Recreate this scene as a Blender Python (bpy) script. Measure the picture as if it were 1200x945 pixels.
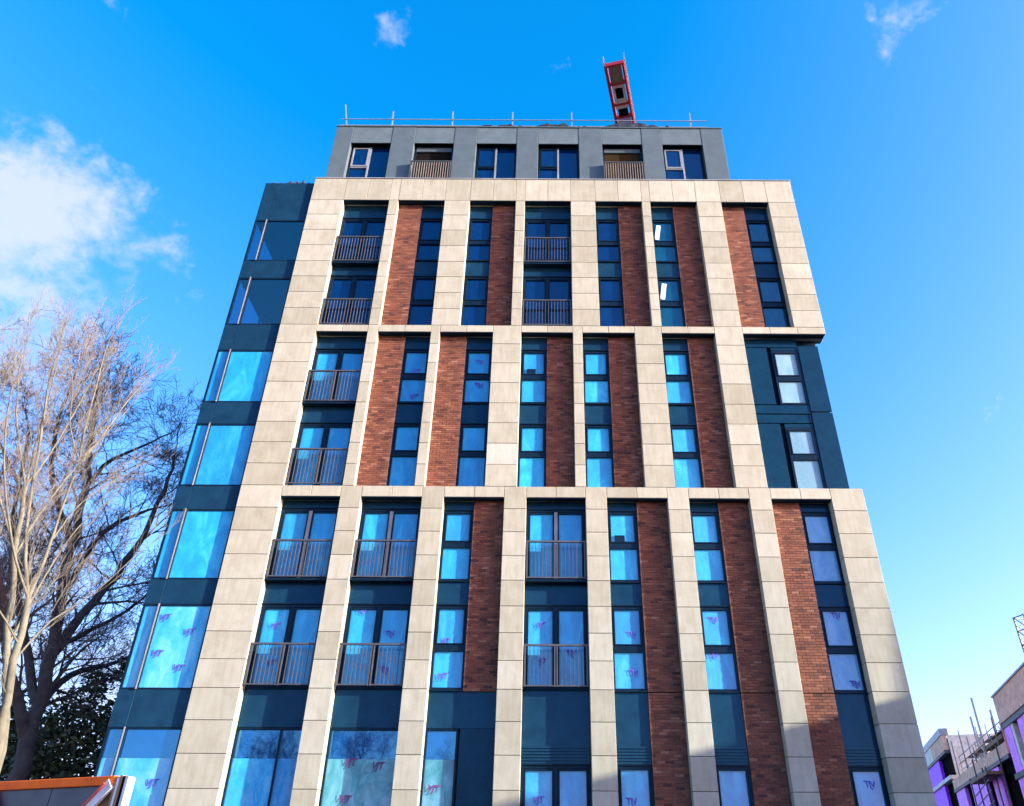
import bpy, bmesh, math, random
import numpy as np
from mathutils import Vector, Matrix

for _o in list(bpy.data.objects):
    bpy.data.objects.remove(_o)
SC = bpy.context.scene
C = SC.collection
rnd = random.Random(11)

# ------------------------------------------------------------------ camera
# photograph 1200 x 945; facade plane is y = 0, camera stands at (0, -21.5, 1.6)
FPX, CX, CY = 900.0, 642.45, 472.5
PITCH, ROLL, DIST, EYE = 0.56347, math.atan(0.006), 21.5, 1.6
CAM = Vector((0, -DIST, EYE))
_r0 = Vector((1, 0, 0))
_u0 = Vector((0, -math.sin(PITCH), math.cos(PITCH)))
_f0 = Vector((0, math.cos(PITCH), math.sin(PITCH)))
_R = _r0*math.cos(ROLL) + _u0*math.sin(ROLL)
_U = -_r0*math.sin(ROLL) + _u0*math.cos(ROLL)
cam = bpy.data.cameras.new('camera')
cam.sensor_width = 36.0
cam.lens = FPX/1200*36
cam.shift_x = -(CX-600)/1200
cam.clip_end = 6000
camo = bpy.data.objects.new('camera', cam)
C.objects.link(camo)
M = Matrix((( _R.x, _U.x, -_f0.x), (_R.y, _U.y, -_f0.y), (_R.z, _U.z, -_f0.z)))
camo.matrix_world = Matrix.Translation(CAM) @ M.to_4x4()
SC.camera = camo


def ray(x, y):
    """direction of a photograph pixel"""
    return (_R*(x-CX) - _U*(y-CY) + _f0*FPX).normalized()


def on_y(x, y, Y=0.0):
    d = ray(x, y)
    return CAM + d*((Y+DIST)/d.y)


def at_dist(x, y, dist):
    d = ray(x, y)
    return CAM + d*(dist/math.hypot(d.x, d.y))


# ------------------------------------------------------------------ sky, sun, exposure
SUN_AZ, SUN_EL = math.radians(74.5), math.radians(13.2)     # azimuth from the facade normal, towards +x
TO_SUN = Vector((math.sin(SUN_AZ)*math.cos(SUN_EL), -math.cos(SUN_AZ)*math.cos(SUN_EL), math.sin(SUN_EL)))
SC.view_settings.view_transform = 'Standard'
SC.view_settings.look = 'None'
SC.view_settings.gamma = 1.0
SC.view_settings.use_curve_mapping = False
SC.view_settings.exposure = 1.9
SKY_STRENGTH = 0.15

sun = bpy.data.lights.new('sun', 'SUN')
sun.energy = 4.4
sun.angle = math.radians(0.5)
sun.color = (1.0, 0.945, 0.83)
suno = bpy.data.objects.new('sun', sun)
C.objects.link(suno)
suno.rotation_euler = TO_SUN.to_track_quat('Z', 'Y').to_euler()

world = bpy.data.worlds.new('World')
SC.world = world
world.use_nodes = True
wt = world.node_tree
wt.nodes.clear()


def wn(t, **kw):
    n = wt.nodes.new(t)
    for k, v in kw.items():
        setattr(n, k, v)
    return n


def wmath(op, a, b=None, c=None, clamp=False):
    n = wn('ShaderNodeMath', operation=op, use_clamp=clamp)
    for i, v in enumerate((a, b, c)):
        if v is None:
            continue
        if isinstance(v, (int, float)):
            n.inputs[i].default_value = v
        else:
            wt.links.new(v, n.inputs[i])
    return n.outputs[0]


sky = wn('ShaderNodeTexSky', sky_type='NISHITA')
sky.sun_disc = False
sky.sun_elevation = SUN_EL
sky.sun_rotation = math.atan2(TO_SUN.x, TO_SUN.y)
sky.altitude = 60
sky.air_density = 1.0
sky.dust_density = 2.0
sky.ozone_density = 2.2
hs = wn('ShaderNodeHueSaturation')
hs.inputs['Hue'].default_value = 0.5
hs.inputs['Saturation'].default_value = 1.22
hs.inputs['Value'].default_value = 1.1
wt.links.new(sky.outputs[0], hs.inputs['Color'])
# colour grade of the whole sky: a little red taken out
sep = wn('ShaderNodeSeparateColor')
wt.links.new(hs.outputs[0], sep.inputs[0])
comb = wn('ShaderNodeCombineColor')
wt.links.new(wmath('MAXIMUM', wmath('MULTIPLY_ADD', sep.outputs[0], 1.12, -0.32), 0.004), comb.inputs[0])
wt.links.new(wmath('MULTIPLY', sep.outputs[1], 0.80), comb.inputs[1])
wt.links.new(wmath('MULTIPLY', sep.outputs[2], 1.08), comb.inputs[2])
SKYC = comb.outputs[0]
tc = wn('ShaderNodeTexCoord')
DIRV = tc.outputs['Generated']
# ragged cloud outlines: the direction is shaken by noise before it meets the cloud shapes
wv_ = wn('ShaderNodeTexNoise')
wv_.inputs['Scale'].default_value = 22.0
wv_.inputs['Detail'].default_value = 5.0
wv_.inputs['Roughness'].default_value = 0.6
wt.links.new(DIRV, wv_.inputs['Vector'])
sb_ = wn('ShaderNodeVectorMath', operation='SUBTRACT')
wt.links.new(wv_.outputs['Color'], sb_.inputs[0])
sb_.inputs[1].default_value = (.5, .5, .5)
ma_ = wn('ShaderNodeVectorMath', operation='MULTIPLY_ADD')
wt.links.new(sb_.outputs[0], ma_.inputs[0])
ma_.inputs[1].default_value = (.11, .11, .11)
wt.links.new(DIRV, ma_.inputs[2])
WARP = ma_.outputs[0]


def wnoise(scale, detail, rough, lac=2.0, dist=0.0):
    n = wn('ShaderNodeTexNoise')
    n.inputs['Scale'].default_value = scale
    n.inputs['Detail'].default_value = detail
    n.inputs['Roughness'].default_value = rough
    n.inputs['Distortion'].default_value = dist
    wt.links.new(DIRV, n.inputs['Vector'])
    return n.outputs['Fac']


n_big = wnoise(9.0, 7.0, 0.58, dist=0.25)
n_fine = wnoise(30.0, 6.0, 0.62, dist=0.4)
# clouds: (pixel x, pixel y, radius in degrees, density); a few more are strewn over the rest of the sky
CLOUDS = [(-50, 270, 9.0, 1.0), (40, 245, 6.0, .95), (110, 250, 4.6, .8), (20, 330, 6.0, .9), (170, 300, 3.8, .62), (205, 335, 2.4, .5),
          (150, 235, 3.0, .6), (60, 370, 4.5, .6), (0, 175, 2.6, .6), (-120, 380, 9.0, 1.0), (130, 330, 3.2, .42),
          (20, 420, 5.0, .5), (40, 640, 7.0, .62), (-40, 780, 8.0, .7), (120, 800, 6.0, .6), (130, 560, 4.0, .4),
          (468, 26, 1.9, .4), (650, 78, 1.1, .36), (135, 2, 1.4, .42), (118, 165, .9, .3), (58, 165, 1.2, .33),
          (1062, 8, 2.6, .62), (1038, 42, 2.0, .55), (1085, 0, 1.6, .5), (1155, 468, 1.2, .4), (1071, 332, .55, .42),
          (1000, 262, 1.1, .2), (118, 105, .8, .2), (380, 160, .8, .25)]
crnd = random.Random(5)
lobes = [(ray(x, y), r, d) for x, y, r, d in CLOUDS]
while len(lobes) < len(CLOUDS) + 22:
    az, el = crnd.uniform(0, 2*math.pi), math.radians(crnd.uniform(8, 70))
    d = Vector((math.cos(el)*math.sin(az), math.cos(el)*math.cos(az), math.sin(el)))
    if d.dot(_f0) > 0.66 or d.dot(TO_SUN) > 0.8:
        continue
    lobes.append((d, crnd.uniform(1.5, 7.0), crnd.uniform(.3, .9)))
cover = None
for d, r, dens in lobes:
    dp = wn('ShaderNodeVectorMath', operation='DISTANCE')
    wt.links.new(WARP, dp.inputs[0])
    dp.inputs[1].default_value = d
    m = wn('ShaderNodeMapRange', interpolation_type='SMOOTHSTEP')
    m.inputs['From Min'].default_value = math.radians(r)*1.25
    m.inputs['From Max'].default_value = 0.0
    m.inputs['To Min'].default_value = 0.0
    m.inputs['To Max'].default_value = dens
    wt.links.new(dp.outputs['Value'], m.inputs['Value'])
    cover = m.outputs[0] if cover is None else wmath('MAXIMUM', cover, m.outputs[0])
nz = wmath('ADD', wmath('MULTIPLY', wmath('SUBTRACT', n_big, 0.5), 1.25), wmath('MULTIPLY', wmath('SUBTRACT', n_fine, 0.5), 0.95))
gate = wmath('MULTIPLY', cover, 4.0, clamp=True)
cl = wmath('ADD', cover, wmath('MULTIPLY', nz, gate))
mr = wn('ShaderNodeMapRange', interpolation_type='SMOOTHSTEP')
mr.inputs['From Min'].default_value = 0.20
mr.inputs['From Max'].default_value = 0.98
mr.inputs['To Max'].default_value = 0.86
wt.links.new(cl, mr.inputs['Value'])
mix = wn('ShaderNodeMix', data_type='RGBA')
wt.links.new(mr.outputs[0], mix.inputs['Factor'])
wt.links.new(SKYC, mix.inputs['A'])
mix.inputs['B'].default_value = (1.5, 1.62, 1.78, 1)
bg = wn('ShaderNodeBackground')
bg.inputs['Strength'].default_value = SKY_STRENGTH
wt.links.new(mix.outputs['Result'], bg.inputs['Color'])
wo = wn('ShaderNodeOutputWorld')
wt.links.new(bg.outputs[0], wo.inputs['Surface'])

# ------------------------------------------------------------------ materials
MATS = {}


class NT:
    """small node-tree writer"""
    def __init__(self, name):
        m = bpy.data.materials.new(name)
        m.use_nodes = True
        self.m, self.t = m, m.node_tree
        self.b = self.t.nodes['Principled BSDF']
        self.out = self.t.nodes['Material Output']
        MATS[name] = m

    def n(self, t, **kw):
        x = self.t.nodes.new(t)
        for k, v in kw.items():
            setattr(x, k, v)
        return x

    def l(self, a, b):
        self.t.links.new(a, b)

    def set(self, **kw):
        for k, v in kw.items():
            k = k.replace('_', ' ')
            if isinstance(v, (int, float)):
                self.b.inputs[k].default_value = v
            elif isinstance(v, tuple):
                self.b.inputs[k].default_value = (*v, 1) if len(v) == 3 else v
            else:
                self.l(v, self.b.inputs[k])
        return self

    def coord(self, kind='Object', scale=(1, 1, 1), rand_off=True):
        t = self.n('ShaderNodeTexCoord')
        mp = self.n('ShaderNodeMapping')
        mp.inputs['Scale'].default_value = scale
        self.l(t.outputs[kind], mp.inputs['Vector'])
        if rand_off:
            oi = self.n('ShaderNodeObjectInfo')
            mu = self.n('ShaderNodeMath', operation='MULTIPLY')
            mu.inputs[1].default_value = 47.0
            self.l(oi.outputs['Random'], mu.inputs[0])
            self.l(mu.outputs[0], mp.inputs['Location'])
        return mp.outputs[0]

    def noise(self, vec, scale, detail=4, rough=.55, dist=0.0):
        x = self.n('ShaderNodeTexNoise')
        x.inputs['Scale'].default_value = scale
        x.inputs['Detail'].default_value = detail
        x.inputs['Roughness'].default_value = rough
        x.inputs['Distortion'].default_value = dist
        self.l(vec, x.inputs['Vector'])
        return x.outputs['Fac']

    def ramp(self, fac, *stops):
        x = self.n('ShaderNodeValToRGB')
        e = x.color_ramp.elements
        while len(e) < len(stops):
            e.new(0.5)
        for el, (p, c) in zip(e, stops):
            el.position = p
            el.color = (*c, 1)
        self.l(fac, x.inputs[0])
        return x.outputs[0]

    def mixc(self, fac, a, b, mode='MIX'):
        x = self.n('ShaderNodeMix', data_type='RGBA', blend_type=mode)
        for s, v in (('Factor', fac), ('A', a), ('B', b)):
            if isinstance(v, (int, float)):
                x.inputs[s].default_value = v
            elif isinstance(v, tuple):
                x.inputs[s].default_value = (*v, 1)
            else:
                self.l(v, x.inputs[s])
        return x.outputs['Result']

    def rand(self):
        return self.n('ShaderNodeObjectInfo').outputs['Random']

    def bump(self, h, strength=.3, dist=.01):
        x = self.n('ShaderNodeBump')
        x.inputs['Strength'].default_value = strength
        x.inputs['Distance'].default_value = dist
        self.l(h, x.inputs['Height'])
        return x.outputs[0]


def stone_mat(name, c0, c1, c2):
    w = NT(name)
    v = w.coord('Object')
    base = w.ramp(w.rand(), (0, c0), (.5, c1), (1, c2))
    blot = w.ramp(w.noise(v, 1.6, 5, .6, .6), (.3, (.86, .84, .81)), (.62, (1, 1, 1)))
    v2 = w.coord('Object', (5.0, 5.0, .7))
    streak = w.ramp(w.noise(v2, 1.7, 4, .6), (.30, (.87, .855, .83)), (.58, (1, 1, 1)))
    col = w.mixc(1.0, w.mixc(1.0, base, blot, 'MULTIPLY'), streak, 'MULTIPLY')
    col = w.mixc(.35, col, w.ramp(w.noise(v, 60, 3, .7), (.3, (.36, .33, .29)), (.7, (.76, .72, .64))), 'SOFT_LIGHT')
    w.set(Base_Color=col, Roughness=.78, Normal=w.bump(w.noise(v, 70, 4, .7), .25, .004))
    w.b.inputs['Specular IOR Level'].default_value = .3
    return w


stone_mat('stone', (.345, .334, .258), (.39, .378, .298), (.43, .42, .34))
stone_mat('stone_pale', (.445, .437, .375), (.45, .442, .38), (.455, .447, .385))
stone_mat('stone_joint', (.16, .15, .13), (.17, .15, .13), (.18, .16, .14))

w = NT('brick')
at = w.n('ShaderNodeAttribute', attribute_name='tint')
v = w.coord('Object')
col = w.ramp(at.outputs['Fac'], (0, (.05, .017, .014)), (.25, (.125, .037, .021)), (.6, (.198, .064, .032)), (.85, (.25, .093, .048)), (1, (.29, .14, .085)))
col = w.mixc(.8, col, w.ramp(w.noise(v, 1.7, 5, .62), (.3, (.55, .50, .48)), (.7, (1.15, 1.12, 1.1))), 'MULTIPLY')
w.set(Base_Color=col, Roughness=.88, Normal=w.bump(w.noise(v, 90, 4, .7), .5, .006))
w = NT('mortar')
w.set(Base_Color=w.ramp(w.noise(w.coord('Object'), 8, 4), (.3, (.11, .075, .06)), (.7, (.19, .14, .115))), Roughness=.95)

w = NT('render_wall')
w.set(Base_Color=w.ramp(w.noise(w.coord('Object'), 2, 4), (.3, (.22, .20, .18)), (.7, (.30, .27, .24))), Roughness=.9)


def wavy(w, amp=.05, sc=1.3):
    return w.bump(w.noise(w.coord('Object'), sc, 2, .5), amp, .05)


def gloss_mat(name, col, rough, ior=1.5, vary=.25, wave=.04, spec=None):
    w = NT(name)
    v = w.coord('Object')
    dirt = w.ramp(w.noise(v, 2.3, 5, .65), (.3, tuple(c*(1-vary) for c in col)), (.7, tuple(c*(1+vary) for c in col)))
    rr = w.n('ShaderNodeMapRange')
    rr.inputs['To Min'].default_value = rough*.7
    rr.inputs['To Max'].default_value = rough*1.4
    w.l(w.noise(v, 5, 4, .6), rr.inputs['Value'])
    w.set(Base_Color=dirt, Roughness=rr.outputs[0], IOR=ior, Normal=wavy(w, wave))
    if spec:
        w.b.inputs['Specular Tint'].default_value = (*spec, 1)
    return w


gloss_mat('spandrel', (.007, .031, .058), .14, 1.36, spec=(.25, .65, 1.0))
gloss_mat('clad_navy', (.003, .024, .048), .28, 1.38, spec=(.3, .7, 1.0))
gloss_mat('frame', (.004, .012, .024), .35, 1.3, spec=(.35, .7, 1.0))
gloss_mat('frame_pale', (.21, .22, .23), .45)
gloss_mat('rail', (.060, .060, .066), .45)
gloss_mat('bronze', (.20, .175, .15), .45)
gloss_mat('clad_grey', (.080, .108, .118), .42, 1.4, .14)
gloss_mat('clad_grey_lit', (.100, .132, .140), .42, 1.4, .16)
gloss_mat('glass_dark', (.001, .014, .065), .02, 1.8, .3, .03, (.4, .75, 1.0))
gloss_mat('glass_teal', (.003, .045, .085), .02, 1.9, .3, .03, (.4, .8, 1.0))
gloss_mat('glass_shop', (.001, .035, .15), .02, 3.0, .3, .03, (.22, .68, 1.0))
gloss_mat('void', (.008, .007, .006), .9, 1.1)
gloss_mat('crane_red', (.58, .03, .03), .42)
gloss_mat('crane_cream', (.85, .66, .48), .5)
gloss_mat('crane_lilac', (.58, .48, .76), .5)
gloss_mat('steel_grey', (.33, .34, .35), .4)
gloss_mat('galvanised', (.20, .205, .21), .5)
gloss_mat('steel_dark', (.06, .065, .07), .5)
gloss_mat('concrete', (.30, .28, .26), .85)
gloss_mat('concrete_pale', (.88, .80, .64), .85, 1.2)
gloss_mat('insulation', (.92, .55, .35), .85, 1.2)
gloss_mat('purple_sheet', (.50, .04, .95), .5, vary=.35)
gloss_mat('lilac_sheet', (.92, .24, .95), .5, vary=.35)
gloss_mat('orange_paint', (1.0, .15, .010), .6, 1.25)
gloss_mat('red_paint', (.60, .06, .04), .5)
gloss_mat('hoarding_navy', (.035, .045, .060), .4)
gloss_mat('white_paint', (.72, .69, .66), .5)
gloss_mat('plywood', (.38, .27, .15), .8)
gloss_mat('membrane', (.012, .016, .022), .6)
gloss_mat('interior', (.030, .045, .075), .8)
gloss_mat('ceiling_soffit', (.05, .07, .11), .8)
gloss_mat('paper', (.80, .82, .84), .7)
gloss_mat('ink_purple', (.09, .075, .42), .6)
gloss_mat('ink_maroon', (.13, .03, .15), .6)
gloss_mat('timber_dark', (.035, .022, .009), .9, 1.1)
gloss_mat('timber', (.30, .17, .09), .8)


def film_mat(name, lo, mid, hi, coat=1.0):
    """window pane with protective sheet behind it"""
    w = NT(name)
    v = w.coord('Object', (1.5, 1.5, .55))
    v2 = w.coord('Object')
    c = w.ramp(w.noise(v, 1.3, 4, .6, 1.2), (.38, lo), (.52, mid), (.74, hi))
    crease = w.ramp(w.noise(v2, 5.5, 7, .72, 1.5), (.36, (.80, .85, .92)), (.60, (1, 1, 1)))
    c = w.mixc(1.0, c, crease, 'MULTIPLY')
    c = w.mixc(1.0, c, w.ramp(w.rand(), (0, (.72, .80, .88)), (.5, (1, 1, 1)), (1, (1.15, 1.1, 1.05))), 'MULTIPLY')
    w.set(Base_Color=c, Roughness=.6)
    w.b.inputs['Coat Weight'].default_value = coat
    w.b.inputs['Coat Roughness'].default_value = .015
    w.b.inputs['Coat IOR'].default_value = 1.5
    w.l(wavy(w, .035), w.b.inputs['Coat Normal'])
    return w


film_mat('film_blue', (.002, .25, .52), (.003, .31, .60), (.04, .44, .70))
film_mat('film_mid', (.008, .32, .60), (.06, .43, .68), (.20, .56, .74))
film_mat('film_skylit', (.07, .30, .54), (.12, .37, .60), (.22, .46, .64))  # blue film paled: brightness of the sunward sky put into its colour
film_mat('film_sunlit', (.15, .31, .36), (.19, .35, .40), (.25, .40, .44))  # same film whitened, direct sun on the open corner painted into the colour
film_mat('film_teal', (.03, .20, .24), (.06, .30, .36), (.22, .46, .56), 1.0)

w = NT('glass_clear')
tr = w.n('ShaderNodeBsdfTransparent')
tr.inputs[0].default_value = (.62, .74, .84, 1)
gl = w.n('ShaderNodeBsdfGlossy')
gl.inputs['Roughness'].default_value = .015
fr = w.n('ShaderNodeFresnel')
fr.inputs['IOR'].default_value = 2.7
ms = w.n('ShaderNodeMixShader')
ge = w.n('ShaderNodeNewGeometry')
ib = w.n('ShaderNodeMath', operation='SUBTRACT')
ib.inputs[0].default_value = 1.0
w.l(ge.outputs['Backfacing'], ib.inputs[1])
mf = w.n('ShaderNodeMath', operation='MULTIPLY')
w.l(fr.outputs[0], mf.inputs[0])
w.l(ib.outputs[0], mf.inputs[1])
w.l(mf.outputs[0], ms.inputs[0])
w.l(tr.outputs[0], ms.inputs[1])
w.l(gl.outputs[0], ms.inputs[2])
w.l(ms.outputs[0], w.out.inputs['Surface'])


def bark_mat(name, a, b, rough=.9):
    w = NT(name)
    v = w.coord('Object', rand_off=False)
    w.set(Base_Color=w.ramp(w.noise(v, 2.5, 6, .7), (.3, a), (.7, b)), Roughness=rough,
          Normal=w.bump(w.noise(v, 30, 4, .7), .5, .01))


bark_mat('bark_dark', (.030, .024, .022), (.085, .066, .058))
bark_mat('twig_dark', (.10, .075, .078), (.17, .13, .125))
bark_mat('bark_pale', (.070, .062, .040), (.165, .150, .105))
bark_mat('twig_pale', (.070, .062, .055), (.13, .115, .102))
w = NT('leaf_dark')
at = w.n('ShaderNodeAttribute', attribute_name='tint')
w.set(Base_Color=w.ramp(at.outputs['Fac'], (0, (.022, .030, .010)), (.6, (.070, .080, .024)), (1, (.17, .15, .05))), Roughness=.55)
w = NT('asphalt')
v = w.coord('Object', rand_off=False)
w.set(Base_Color=w.ramp(w.noise(v, 6, 8, .7), (.3, (.040, .040, .042)), (.7, (.065, .063, .06))), Roughness=.9,
      Normal=w.bump(w.noise(v, 120, 3, .6), .4, .01))
w = NT('paving')
v = w.coord('Object', rand_off=False)
w.set(Base_Color=w.ramp(w.noise(v, 3, 6, .65), (.3, (.24, .23, .21)), (.7, (.36, .34, .31))), Roughness=.85)


# ------------------------------------------------------------------ mesh helpers
class MB:
    def __init__(self):
        self.v, self.f, self.m = [], [], []

    def box(self, x0, x1, y0, y1, z0, z1, m=0):
        if x0 > x1: x0, x1 = x1, x0
        if y0 > y1: y0, y1 = y1, y0
        if z0 > z1: z0, z1 = z1, z0
        b = len(self.v)
        self.v += [(x0, y0, z0), (x1, y0, z0), (x1, y1, z0), (x0, y1, z0), (x0, y0, z1), (x1, y0, z1), (x1, y1, z1), (x0, y1, z1)]
        self.f += [tuple(b+i for i in q) for q in ((0, 3, 2, 1), (4, 5, 6, 7), (0, 1, 5, 4), (1, 2, 6, 5), (2, 3, 7, 6), (3, 0, 4, 7))]
        self.m += [m]*6
        return self

    def bar(self, a, b, w, h=None, m=0):
        """square bar between two points"""
        a, b = Vector(a), Vector(b)
        h = h or w
        d = (b-a).normalized()
        s = d.cross(Vector((0, 0, 1)))
        if s.length < 1e-4:
            s = Vector((1, 0, 0))
        s.normalize()
        u = s.cross(d)
        k = len(self.v)
        for p in (a, b):
            for i, j in ((-1, -1), (1, -1), (1, 1), (-1, 1)):
                self.v.append(tuple(p + s*(i*w/2) + u*(j*h/2)))
        self.f += [tuple(k+i for i in q) for q in ((0, 3, 2, 1), (4, 5, 6, 7), (0, 1, 5, 4), (1, 2, 6, 5), (2, 3, 7, 6), (3, 0, 4, 7))]
        self.m += [m]*6
        return self

    def tube(self, pts, radii, sides=6):
        k = len(self.v)
        pts = [Vector(p) for p in pts]
        n = len(pts)
        ref = Vector((.31, .87, .38))
        for i, p in enumerate(pts):
            d = (pts[min(i+1, n-1)] - pts[max(i-1, 0)])
            if d.length < 1e-6:
                d = Vector((0, 0, 1))
            d.normalize()
            s = d.cross(ref)
            s.normalize()
            u = s.cross(d)
            for j in range(sides):
                a = 2*math.pi*j/sides
                self.v.append(tuple(p + (s*math.cos(a) + u*math.sin(a))*radii[i]))
        for i in range(n-1):
            for j in range(sides):
                j2 = (j+1) % sides
                self.f.append((k+i*sides+j, k+i*sides+j2, k+(i+1)*sides+j2, k+(i+1)*sides+j))
                self.m.append(0)
        return self

    def build(self, name, mats, parent=None, bevel=0.0, smooth=False):
        me = bpy.data.meshes.new(name)
        me.from_pydata(self.v, [], self.f)
        mats = mats if isinstance(mats, (list, tuple)) else [mats]
        for m in mats:
            me.materials.append(MATS[m])
        if len(mats) > 1:
            me.polygons.foreach_set('material_index', self.m)
        if smooth:
            me.polygons.foreach_set('use_smooth', [True]*len(me.polygons))
        if bevel:
            bm = bmesh.new()
            bm.from_mesh(me)
            bmesh.ops.bevel(bm, geom=bm.edges[:], offset=bevel, segments=1, affect='EDGES')
            bm.to_mesh(me)
            bm.free()
        me.update()
        return link(me, name, parent)


def link(me, name, parent=None):
    o = bpy.data.objects.new(name, me)
    C.objects.link(o)
    if parent is not None:
        o.parent = parent
    return o


def box(name, x0, x1, y0, y1, z0, z1, mat, parent=None, bevel=0.0):
    """box whose object origin sits at its centre"""
    cx, cy, cz = (x0+x1)/2, (y0+y1)/2, (z0+z1)/2
    o = MB().box(x0-cx, x1-cx, y0-cy, y1-cy, z0-cz, z1-cz).build(name, mat, parent, bevel)
    o.location = (cx, cy, cz)
    return o


def thing(name, label, cat, loc=(0, 0, 0), rz=0.0, group=None):
    o = bpy.data.objects.new(name, None)
    C.objects.link(o)
    o.location = loc
    o.rotation_euler = (0, 0, rz)
    o.empty_display_size = .3
    return tag(o, label, cat, group)


def tag(o, label, cat, group=None):
    o['label'] = label
    o['category'] = cat
    if group:
        o['group'] = group
    return o


def structure(o, kind='structure'):
    o['kind'] = kind
    return o


# ------------------------------------------------------------------ ground
structure(MB().box(-1500, 1500, -1500, 1500, -.4, 0).build('ground', 'asphalt'))
structure(MB().box(-26, 26, -7.0, 1.2, 0, .12).build('pavement', 'paving', bevel=.02))
structure(MB().box(-26, 26, -7.16, -7.004, 0, .14).build('kerb', 'concrete', bevel=.02))

# ------------------------------------------------------------------ apartment building
BLD = thing('apartment_building', 'tall apartment block with cream stone grid, red brick strips and blue filmed windows', 'building', (0, 0, 0))
FLZ = [6.1, 9.12, 12.12, 15.18, 18.42, 21.43]      # floor lines
TOPZ, COPZ = 24.68, 25.9                            # head of the top openings, top of the coping
GY, BY = .33, .255                                   # glazing plane, brick plane behind the stone face
XL, XR = -9.5, 9.75
COLS = {
    'A': [(-8.18, -6.37), (-6.0, -4.16), (-3.16, -1.34), (-.97, .84), (1.82, 3.66), (4.0, 5.84), (6.82, 8.68)],
    'B': [(-8.18, -6.37), (-6.0, -4.14), (-3.82, -1.96), (-.96, .85), (1.19, 3.02), (3.97, 5.84), (6.83, 9.75)],
    'C': [(-8.20, -6.38), (-5.73, -3.87), (-3.19, -1.34), (-.65, 1.16), (1.82, 3.68), (4.34, 6.20), (6.87, 8.72)],
}
KIND = {'A': 'D bw wb D wb wb bw'.split(), 'B': 'D bw bw wb wb wb X'.split(), 'C': 'D D wb D wb wb bw'.split()}
MODZ = {'A': (FLZ[4], TOPZ), 'B': (FLZ[2], FLZ[4]), 'C': (0.0, FLZ[2])}
J = .014


def splits(z0, z1, n):
    return [z0 + (z1-z0)*i/n for i in range(n+1)]


def stone_panel(parent, x0, x1, z0, z1, y0=0.0, y1=.46, mat='stone'):
    o = box('stone_panel', x0+J/2, x1-J/2, y0+rnd.uniform(-.003, .003), y1, z0+J/2, z1-J/2, mat, parent, .006)
    return o


# structural body behind the cladding
core = MB()
core.box(XL+.1, 9.36, .75, 15, .05, 25.4)
core.box(9.36, XR-.02, .62, 15, .05, FLZ[2]-.05)
core.box(9.36, XR-.02, .62, 15, FLZ[4]-.02, 25.4)
core.build('wall', 'render_wall', BLD)

for mod in 'ABC':
    cols = COLS[mod]
    z0, z1 = MODZ[mod]
    pil = [(XL, cols[0][0])] + [(cols[i][1], cols[i+1][0]) for i in range(len(cols)-1)]
    if mod != 'B':
        pil.append((cols[-1][1], XR))
    if mod == 'C':
        zs = [0.0, .43] + [6.1-.81*k for k in range(6, -1, -1)] + splits(FLZ[0], FLZ[1], 4)[1:] + splits(FLZ[1], FLZ[2], 4)[1:]
    elif mod == 'B':
        zs = splits(FLZ[2], FLZ[3], 4) + splits(FLZ[3], FLZ[4], 4)[1:]
    else:
        zs = splits(FLZ[4], FLZ[5], 4) + splits(FLZ[5], TOPZ, 4)[1:]
    for pi, (x0, x1) in enumerate(pil):
        p = MB().box(x0+.03, x1-.03, .03, .62, z0+.02, z1-.02).build('stone_pillar', 'stone_joint', BLD)
        for k in range(len(zs)-1):
            ext = .46
            mt = 'stone'
            if mod == 'B' and pi == 3 and k == 1:
                mt = 'stone_pale'
            o = stone_panel(p, x0, x1, zs[k], zs[k+1], y1=ext, mat=mt)
            if mt == 'stone_pale':
                o['label'] = 'newer whiter stone panel'
# lintel bands over the openings of the lower two modules
for mod, zt, th in (('C', FLZ[2], .37), ('B', FLZ[4], .30)):
    for i, (x0, x1) in enumerate(COLS[mod]):
        n = 3 if x1-x0 > 2.5 else 2
        xs = splits(x0, x1, n)
        b = MB().box(x0+.02, x1-.02, .03, .60, zt-th+.02, zt-.02).build('lintel_band', 'stone_joint', BLD)
        for k in range(n):
            stone_panel(b, xs[k], xs[k+1], zt-th, zt, y1=.45)
# coping course
cop = MB().box(XL+.03, XR-.03, .03, .7, TOPZ+.02, COPZ-.05).build('coping', 'stone_joint', BLD)
xs = [XL]
for (x0, x1) in COLS['A']:
    xs += [x0, (x0+x1)/2, x1]
xs.append(XR)
for a, b in zip(xs[:-1], xs[1:]):
    stone_panel(cop, a, b, TOPZ, COPZ, y1=.72)
# pale metal cap on the coping
box('coping_cap', XL-.02, XR+.02, -.03, .8, COPZ+.002, COPZ+.04, 'steel_grey', BLD, .006)


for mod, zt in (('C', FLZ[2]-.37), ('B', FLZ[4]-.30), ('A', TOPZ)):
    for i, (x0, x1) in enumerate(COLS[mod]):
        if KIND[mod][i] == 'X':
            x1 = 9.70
        box('soffit_liner', x0+.006, x1-.006, .022, BY-.004, zt-.022, zt-.003, 'frame', BLD)

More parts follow.
